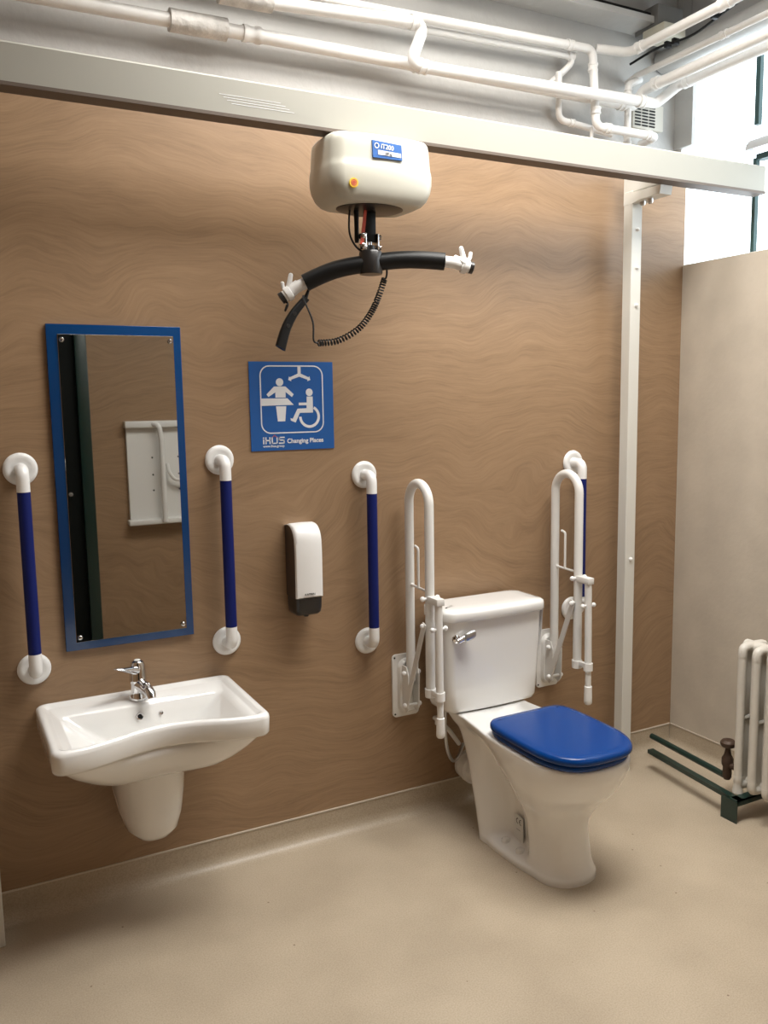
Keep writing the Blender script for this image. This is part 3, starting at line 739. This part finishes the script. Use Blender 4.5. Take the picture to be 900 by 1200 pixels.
# blue label
bm = B()
def hl(a, b, q): return V((a, -.3785-q+ .12*(a-1.29)*0, b))
def LY(a, b): return -.3915+(b-2.31)*.10+abs(a-1.229)*.03
prism(bm, [(1.180, 2.311), (1.276, 2.306), (1.276, 2.262), (1.180, 2.262)], lambda a, b, q: (a, LY(a, b)-q, b), -.008, .0030)
lb = obj('label', bm, M['signb'], t, smooth=False)
bm = B(); prism(bm, [(1.196, 2.284), (1.272, 2.281), (1.272, 2.269), (1.196, 2.271)], lambda a, b, q: (a, LY(a, b)-q, b), .0028, .0040); obj('label_strip', bm, M['white'], lb, smooth=False)
bm = B(); lathe(bm, [(.0055, 0), (.0055, .001), (.008, .001), (.008, 0)], (1.193, -.3955, 2.296), (0, -1, 0), 20, caps=False); obj('label_logo', bm, M['white'], lb)
Rt = Matrix.Rotation(math.radians(1), 4, 'Z') @ Matrix.Rotation(math.radians(3), 4, 'Y') @ RW
text_obj('label_text', 'iT200', .0185, (1.206, -.3960, 2.2895), Rt, M['white'], lb, bold=.0003, depth=.0008)
text_obj('label_text', '200 kg', .0085, (1.218, -.4000, 2.2735), Rt, M['dark'], lb, depth=.0008)
# yellow round sticker
bm = B(); c = (1.119, -.3875, 2.186)
lathe(bm, [(0, .006), (.0135, .006), (.0135, -.004)], c, (-.12, -1, 0), 28); ys = obj('warning_sticker', bm, M['yellow'], t)
bm = B(); lathe(bm, [(.0065, .0058), (.0065, .0066), (.0092, .0066), (.0092, .0058)], c, (-.12, -1, 0), 24, caps=False); lathe(bm, [(0, .0068), (.0052, .0068), (.0052, .0055)], c, (-.12, -1, 0), 16); obj('sticker_print', bm, M['redp'], ys)
# strap stem and shackle
bm = B(); box(bm, 1.203, 1.240, -.292, -.278, 2.045, 2.14, .002); obj('lifting_strap', bm, M['black'], t)
bm = B(); box(bm, 1.170, 1.184, -.288, -.282, 2.045, 2.14, .002); tube(bm, [(1.177, -.285, 2.14), (1.177, -.285, 2.04)], [.008, .006], 12); obj('cable_gland', bm, M['black'], t)
bm = B(); tube(bm, [tuple(p) for p in catmull([(1.155, -.285, 2.138), (1.150, -.29, 2.07), (1.168, -.292, 2.03), (1.20, -.29, 2.012), (1.235, -.292, 2.010), (1.255, -.292, 2.0), (1.262, -.305, 1.97)], 6)], .0032, 8); obj('control_cable', bm, M['black'], t)
bm = B(); prism(bm, [(1.196, 2.138), (1.205, 2.138), (1.192, 2.03), (1.180, 2.034)], lambda a, b, q: (a, q, b), -.302, -.300); obj('red_strap', bm, M['red'], t, smooth=False)
for s in (-1, 1):
    bm = B(); box(bm, 1.222+s*.021-.003, 1.222+s*.021+.003, -.300, -.270, 2.018, 2.070, .002); obj('shackle_plate', bm, M['chrome'], t)
for z in (2.060, 2.030):
    bm = B(); cyl(bm, (1.190, -.285, z), (1.254, -.285, z), .006, seg=12)
    for s in (-1, 1): lathe(bm, [(0, 0), (.009, 0), (.009, .006), (.005, .009), (0, .009)], (1.222+s*.029, -.285, z), (s, 0, 0), 14)
    lathe(bm, [(0, 0), (.009, 0), (.009, .004), (.005, .007), (0, .007)], (1.192, -.300, z), (0, -1, 0), 14)
    obj('shackle_bolt', bm, M['chrome'], t)
bm = B(); tube(bm, [(1.222, -.285, 2.05), (1.222, -.285, 2.0)], [.006, .010], 14); obj('swivel', bm, M['chrome'], t)

# spreader bar
t = thing('spreader_bar', (1.222, -.29, 1.955), 'black padded spreader bar with white hook ends hanging from the hoist', 'spreader bar')
E1, E2 = V((.957, -.165, 1.870)), V((1.528, -.415, 1.950))
ctr = [V((.975, -.176, 1.882)), V((.998, -.185, 1.898)), V((1.025, -.198, 1.918)), V((1.12, -.242, 1.962)), V((1.222, -.288, 1.982)), V((1.33, -.335, 1.992)), V((1.445, -.385, 1.984)), V((1.475, -.397, 1.976)), V((1.507, -.407, 1.968))]
pth = [V(p) for p in catmull([tuple(p) for p in ctr], 6)]
bm = B(); tube(bm, pth, .0175, 20); obj('bar', bm, M['plastic'], t)
bm = B(); tube(bm, pth[13:36], .0265, 24); obj('grip', bm, M['black'], t)
bm = B(); lathe(bm, [(0, -.036), (.034, -.036), (.036, -.03), (.036, .028), (.032, .034), (.014, .036), (.012, .05), (0, .05)], (1.222, -.288, 1.984), (0, 0, 1), 28); obj('hub', bm, M['blackp'], t)
for (p, d, nm) in ((pth[0], (pth[0]-pth[2]).normalized(), 0), (pth[-1], (pth[-1]-pth[-3]).normalized(), 1)):
    bm = B(); lathe(bm, [(.0185, -.004), (.0185, .008), (.014, .010), (0, .010)], p, d, 20); obj('end_plug', bm, M['blackp'], t)
    bm = B(); lathe(bm, [(.0185, -.030), (.0225, -.028), (.0235, -.020), (.0225, -.012), (.0185, -.010)], p, d, 24); 
    q = p-d*.020
    sd = V((-d.y, d.x, 0)).normalized()
    tube(bm, [q+V((0, 0, .018)), q+V((0, 0, .036))-d*.006, q+V((0, 0, .050))-d*.010], [.0085, .008, .007], 14); sphere(bm, q+V((0, 0, .050))-d*.010, .007)
    tube(bm, [q+V((0, 0, .016))+d*.012, q+V((0, 0, .032))+d*.020, q+V((0, 0, .042))+d*.021], [.0075, .006, .006], 14); sphere(bm, q+V((0, 0, .042))+d*.021, .0062)
    tube(bm, [q+sd*-.02+V((0, 0, .004)), q+V((0, 0, .020))-d*.03, q+V((0, 0, .019))-d*.012], .0065, 12)
    obj('sling_hook', bm, M['plastic'], t)
bm = B(); tube(bm, [tuple(p) for p in catmull([tuple(pth[2]+V((0, 0, -.016))), (.985, -.19, 1.86), (.975, -.19, 1.84), (.983, -.185, 1.858)], 5)], .003, 8); obj('cord_loop', bm, M['black'], t)

# handset with its curly cord
t = thing('hoist_handset', (1.0, -.2, 1.73), 'black handset dangling from the left end of the spreader bar', 'handset')
bm = B(); R = []
p0, p1 = V((1.040, -.2, 1.878)), V((.952, -.2, 1.727)); d = (p1-p0)
for k in range(9):
    s = k/8; c = p0.lerp(p1, s)+V((-.0, 0, 0))+V((-.012, 0, .007))*math.sin(PI*s); dd = d.normalized(); u = V((-dd.z, 0, dd.x)); w_ = .010+.006*s+.001; h_ = .011
    R.append([c+u*math.copysign(abs(math.cos(a))**.6, math.cos(a))*w_+V((0, 1, 0))*math.copysign(abs(math.sin(a))**.6, math.sin(a))*h_ for a in [2*PI*j/20 for j in range(20)]])
rings_loft(bm, R); obj('grip_body', bm, M['black'], t)
bm = B(); tube(bm, [(1.036, -.2, 1.872), (1.050, -.2, 1.905)], [.008, .004], 12); obj('strain_relief', bm, M['black'], t)
for k in range(2):
    bm = B(); c = p0.lerp(p1, .35+.25*k); lathe(bm, [(0, .013), (.006, .0125), (.006, .008)], c+V((-.011, 0, .006)), (0, -1, 0), 12); obj('button', bm, M['blackp'], t)
path = [V(p) for p in catmull([(1.262, -.30, 1.935), (1.240, -.30, 1.880), (1.214, -.30, 1.832), (1.170, -.30, 1.782), (1.10, -.30, 1.745), (1.035, -.30, 1.737)], 60)]
bm = B(); co = []; L_ = 0
for i in range(1, len(path)-1):
    d = (path[i+1]-path[i-1]).normalized(); u, w = frame_of(d); th = i*2*PI/8
    co.append(path[i]+u*math.cos(th)*.0085+w*math.sin(th)*.0085)
tube(bm, co, .0024, 6); obj('curly_cord', bm, M['black'], t)
bm = B(); tube(bm, [tuple(p) for p in catmull([(1.258, -.29, 2.0), (1.270, -.30, 1.965), (1.268, -.30, 1.94), (1.260, -.30, 1.935)], 6)], .003, 8); obj('cord', bm, M['black'], t)
bm = B(); tube(bm, [tuple(p) for p in catmull([(1.035, -.30, 1.737), (1.020, -.30, 1.745), (1.023, -.29, 1.80), (1.012, -.25, 1.87), (1.030, -.21, 1.885)], 6)], .0028, 8); obj('cord', bm, M['black'], t)

# ------------------------------------------------------------------ pipes
def pipe(label, pts, r, rad=.045, m='pipe', coup=(), name='pipe', grp=None):
    t = thing(name, pts[0], label, 'pipe', grp)
    bm = B(); tube(bm, pts, r, 18, rad, 8); obj('pipe_run', bm, M[m], t)
    for p, d, l in coup:
        p = V(p); d = V(d).normalized(); bm = B()
        lathe(bm, [(r*1.0, -l/2), (r*1.24, -l/2), (r*1.24, -l*.25), (r*1.1, -l*.18), (r*1.1, l*.18), (r*1.24, l*.25), (r*1.24, l/2), (r*1.0, l/2)], p, d, 20); obj('coupling', bm, M[m], t)
    return t
def sleeve(t, p0, p1, r):
    bm = B(); p0, p1 = V(p0), V(p1); d = p1-p0; l = d.length
    lathe(bm, [(r*.82, -.001), (r, 0), (r, l), (r*.82, l+.001), (r*.8, l-.01)], p0, d, 24); obj('sleeve', bm, M['pipeold'], t)
X_, Y_, Z_ = V((1, 0, 0)), V((0, 1, 0)), V((0, 0, 1))
a = pipe('lowest long white pipe running along the top of the back wall, with a grey sleeve', [(-.9, .10, 2.722), (.92, .10, 2.744), (1.6, .10, 2.748), (2.655, .10, 2.752), (2.672, .075, 2.81), (2.672, -2.85, 2.816)], .0215, .06, coup=[((2.58, .10, 2.752), X_, .03), ((2.672, .0, 2.813), Y_, .03), ((1.0, .10, 2.745), X_, .06), ((1.62, .10, 2.748), X_, .03)])
sleeve(a, (.734, .10, 2.742), (.916, .10, 2.744), .034)
b = pipe('white pipe that steps down by an elbow and runs in front of the lowest pipe', [(-.9, .03, 2.80), (1.045, .03, 2.822), (1.612, .03, 2.860), (1.548, .03, 2.716), (2.70, .03, 2.748), (2.765, -.03, 2.812), (2.765, -2.85, 2.812)], .0205, .035, coup=[((1.57, .03, 2.857), X_, .035), ((1.60, .03, 2.7175), X_, .03), ((2.62, .03, 2.745), X_, .03), ((2.765, -.07, 2.812), Y_, .03)])
sleeve(b, (.872, .03, 2.819), (1.045, .03, 2.822), .031)
pipe('upper white pipe with a dropping leg that loops below the others in the corner', [(-.9, .09, 2.880), (1.3, .09, 2.897), (2.415, .09, 2.930), (2.412, .06, 2.63), (2.73, .05, 2.628), (2.735, .15, 2.625)], .0165, .035, coup=[((2.30, .09, 2.927), X_, .03), ((2.414, .085, 2.86), Z_, .03), ((2.412, .062, 2.69), Z_, .025), ((2.47, .058, 2.63), X_, .025), ((2.68, .052, 2.6285), X_, .025)])
pipe('thin white pipe just below the uppermost one on the back wall', [(-.9, .12, 2.862), (1.7, .12, 2.884), (2.37, .12, 2.902), (2.26, .162, 2.80)], .0125, .03, coup=[((2.33, .12, 2.901), X_, .03)])
pipe('high white pipe that crosses overhead from the back corner toward the window side', [(2.43, .09, 2.935), (2.56, .04, 2.925), (2.56, -2.85, 2.925)], .018, .05, coup=[((2.56, -.02, 2.925), Y_, .035), ((2.56, -.43, 2.925), Y_, .05), ((2.56, -1.2, 2.925), Y_, .04)])
pipe('slim white pipe running along the window wall between the two large ones', [(2.66, .16, 2.86), (2.66, .10, 2.872), (2.66, -2.85, 2.872)], .0125, .03, coup=[((2.66, -.34, 2.872), Y_, .03)])
pipe('short vertical white pipe rising from behind the track near the vent', [(2.615, .10, 2.50), (2.615, .10, 2.83), (2.68, .10, 2.86)], .014, .03, coup=[((2.615, .10, 2.62), Z_, .05), ((2.615, .10, 2.80), Z_, .025)])
pipe('small pale pipe bend low on the wall left of the dropping leg', [(2.285, .135, 2.50+.34), (2.285, .135, 2.662), (2.56, .135, 2.640)], .0125, .035, coup=[((2.35, .135, 2.657), X_, .025)])
pipe('thin straight white pipe stub just right of the looping leg', [(2.425, .10, 2.49), (2.425, .10, 2.64)], .0075, 0)
pipe('large grey painted pipe high under the ceiling along the window wall', [(2.86, .16, 2.975), (2.86, -2.85, 2.975)], .046, 0, m='paint')
# black conduit with junction box
t = thing('cable_conduit', (2.0, .1, 3.09), 'black cable conduit along the top of the wall ending at a grey box', 'conduit')
bm = B(); tube(bm, [(-.9, .07, 3.098), (2.70, .07, 3.098)], .012, 12); obj('conduit_tube', bm, M['black'], t)
bm = B(); tube(bm, [(1.70, .05, 2.97), (1.78, .06, 3.03), (1.84, .07, 3.094)], .0075, 10, .03); obj('branch_cable', bm, M['black'], t)
t = thing('junction_box', (2.76, .07, 3.0), 'grey junction box with cream cover up in the corner', 'junction box')
bm = B(); box(bm, 2.69, 2.83, .02, .15, 3.04, 3.13, .006); obj('box_body', bm, M['gbox'], t)
bm = B(); box(bm, 2.675, 2.795, -.03, .09, 2.995, 3.04, .006); cv = obj('cover', bm, M['cbox'], t)
bm = B(); box(bm, 2.71, 2.75, -.032, -.029, 3.012, 3.018); obj('slot', bm, M['dark'], cv, smooth=False)
t = thing('cable', (2.8, -.1, 2.96), 'thin black cable sagging beside the overhead pipe', 'cable')
bm = B(); tube(bm, [tuple(p) for p in catmull([(2.66, .14, 2.93), (2.68, .0, 2.95), (2.70, -.15, 2.945), (2.72, -.28, 2.98), (2.70, -.5, 3.0), (2.7, -.9, 3.03)], 8)], .005, 8); cb = obj('cable_run', bm, M['black'], t)
for y, z in ((-.03, 2.952), (-.07, 2.95), (-.26, 2.974)):
    bm = B(); box(bm, 2.682, 2.712, y-.008, y+.008, z-.012, z+.012, .003); obj('cable_clip', bm, M['black'], t)
# vent grille
t = thing('vent_grille', (2.765, .165, 2.70), 'cream slotted vent grille on the upper wall behind the pipes', 'vent')
bm = B(); box(bm, 2.69, 2.865, .150, .1695, 2.690, 2.795, .004); vg = obj('frame', bm, M['grill'], t)
bm = B()
for k in range(7):
    for j in range(3): box(bm, 2.702+j*.040, 2.734+j*.040, .147, .1505, 2.700+k*.0125, 2.7055+k*.0125)
obj('slots', bm, M['dark'], vg, smooth=False)

# ------------------------------------------------------------------ radiator
t = thing('radiator', (2.64, -.60, 0.08), 'old cream cast iron column radiator below the window', 'radiator')
RX, RZ0, RZ1 = 2.565, .105, .655
def section(y, foot):
    bm = B(); xs = (RX, RX+.058, RX+.116)
    for i, x in enumerate(xs):
        tube(bm, [(x, y, RZ0+.02), (x, y, RZ1-.02)], .0155 if i == 0 else .0145, 14)
    for z, s in ((RZ1-.015, 1), (RZ0+.015, -1)):
        tube(bm, [tuple(p) for p in catmull([(RX, y, z-s*.03), (RX+.001, y, z-s*.008), (RX+.012, y, z+s*.004), (RX+.058, y, z+s*.006), (RX+.104, y, z+s*.004), (RX+.115, y, z-s*.008), (RX+.116, y, z-s*.03)], 4)], .0165, 14)
        cyl(bm, (RX+.058, y+.031, z-s*.002), (RX+.058, y-.031, z-s*.002), .024)
    for za, zb_ in ((.13, .365), (.385, .63)): box(bm, RX+.008, RX+.108, y-.004, y+.004, za, zb_, .003)
    tube(bm, [(RX, y, .375), (RX+.116, y, .375)], .010, 8)
    if foot:
        lathe(bm, [(.0155, .05), (.015, .03), (.018, .012), (.020, 0), (.0, 0)], (RX+.0, y, .088), (0, 0, 1), 16)
        lathe(bm, [(.016, .05), (.015, .03), (.021, .012), (.021, 0), (.0, 0)], (RX+.116, y, .088), (0, 0, 1), 16)
    return bm
for k in range(16): obj('section', section(-.603-.0615*k, k in (0, 15)), M['radi'], t)
t = thing('radiator_valve', (2.64, -.49, .05), 'brown handwheel valve beside the first section of the radiator', 'valve')
vx, vy = 2.645, -.487
bm = B(); lathe(bm, [(.012, 0), (.017, .01), (.017, .05), (.022, .06), (.022, .085), (.014, .10), (.010, .12), (.010, .14)], (vx, vy, .075), (0, 0, 1), 18); tube(bm, [(vx, vy, .135), (vx, -.59, .135)], .012, 12); obj('body', bm, M['rust'], t)
bm = B(); lathe(bm, [(0, 0), (.024, 0), (.029, .008), (.029, .018), (.022, .026), (.010, .028), (0, .024)], (vx, vy, .208), (0, 0, 1), 20); obj('handwheel', bm, M['rust'], t)
pipe('dark green heating pipe low along the right wall leading to the valve', [(2.668, -.066, .098), (2.645, -.487, .085)], .0125, 0, m='green', coup=())
t = thing('radiator_stand', (2.53, -.60, 0), 'dark green angle iron stand with long bar under the radiator end', 'stand')
bm = B(); prism(bm, [(2.500, -.585), (2.505, -.585), (2.505, -.656), (2.500, -.656)], lambda a, b, q: (a, b, q), 0, .084); obj('foot', bm, M['green'], t, smooth=False)
bm = B()
def angle_bar(bm, p0, p1, w, h):
    p0, p1 = V(p0), V(p1); d = (p1-p0).normalized(); n = V((d.y, -d.x, 0))
    for (o0, o1, z0, z1) in ((-w, 0, -.004, 0), (-w, -w+.004, -h, 0)):
        q = [p0+n*-o0+Z_*z0, p0+n*-o1+Z_*z0, p0+n*-o1+Z_*z1, p0+n*-o0+Z_*z1]; q2 = [x+(p1-p0) for x in q]
        A = [bm.verts.new(v) for v in q]; C_ = [bm.verts.new(v) for v in q2]
        bm.faces.new(A); bm.faces.new(C_[::-1])
        for k in range(4): bm.faces.new((A[k], A[(k+1) % 4], C_[(k+1) % 4], C_[k]))
angle_bar(bm, (2.535, -.656, .088), (2.592, -.150, .088), -.024, .016); obj('long_bar', bm, M['green'], t, smooth=False)
bm = B(); box(bm, 2.503, 2.83, -.656, -.62, .083, .088); box(bm, 2.503, 2.83, -.656, -.652, .066, .088); obj('cross_bar', bm, M['green'], t, smooth=False)
bm = B(); box(bm, 2.80, 2.83, -.656, -.62, 0, .084); box(bm, 2.503, 2.83, -1.56, -1.525, .083, .088); box(bm, 2.503, 2.53, -1.56, -1.53, 0, .084); obj('rear_feet', bm, M['green'], t, smooth=False)

# ------------------------------------------------------------------ folded changing bench on the wall behind the camera (seen in the mirror)
t = thing('changing_bench', (1.45, YF, .81), 'white folded changing bench on the opposite wall, seen in the mirror', 'changing bench')
bm = B(); box(bm, 1.062, 1.95, YF+.002, YF+.03, .82, 1.45, .004); pnl = obj('panel', bm, M['powder'], t, sharp=20)
bm = B(); box(bm, 1.052, 1.96, YF+.002, YF+.07, 1.422, 1.464, .006); obj('top_rail', bm, M['powder'], t)
bm = B(); box(bm, 1.046, 1.96, YF+.002, YF+.08, .805, .838, .008); obj('bottom_rail', bm, M['powder'], t)
bm = B(); tube(bm, [(1.215, YF+.05, 1.445), (1.255, YF+.09, 1.436), (1.268, YF+.09, 1.34), (1.270, YF+.09, .82)], .017, 16, .05); obj('side_tube', bm, M['powder'], t)
bm = B(); tube(bm, [(1.302, YF+.07, 1.19), (1.308, YF+.08, 1.14), (1.34, YF+.08, 1.088), (1.40, YF+.08, 1.078), (1.8, YF+.08, 1.078)], .011, 14, .05); obj('hook_tube', bm, M['powder'], t)
for x in (1.218, 1.385):
    for z in (1.23, 1.12, 1.02):
        bm = B(); lathe(bm, [(0, .0012), (.006, .001), (.006, 0)], (x, YF+.030, z), (0, 1, 0), 12); obj('hole', bm, M['dark'], pnl)

# ------------------------------------------------------------------ colour management
S.view_settings.view_transform = 'Standard'; S.view_settings.look = 'None'
S.view_settings.gamma = 1; S.view_settings.use_curve_mapping = False; S.view_settings.exposure = 0.16
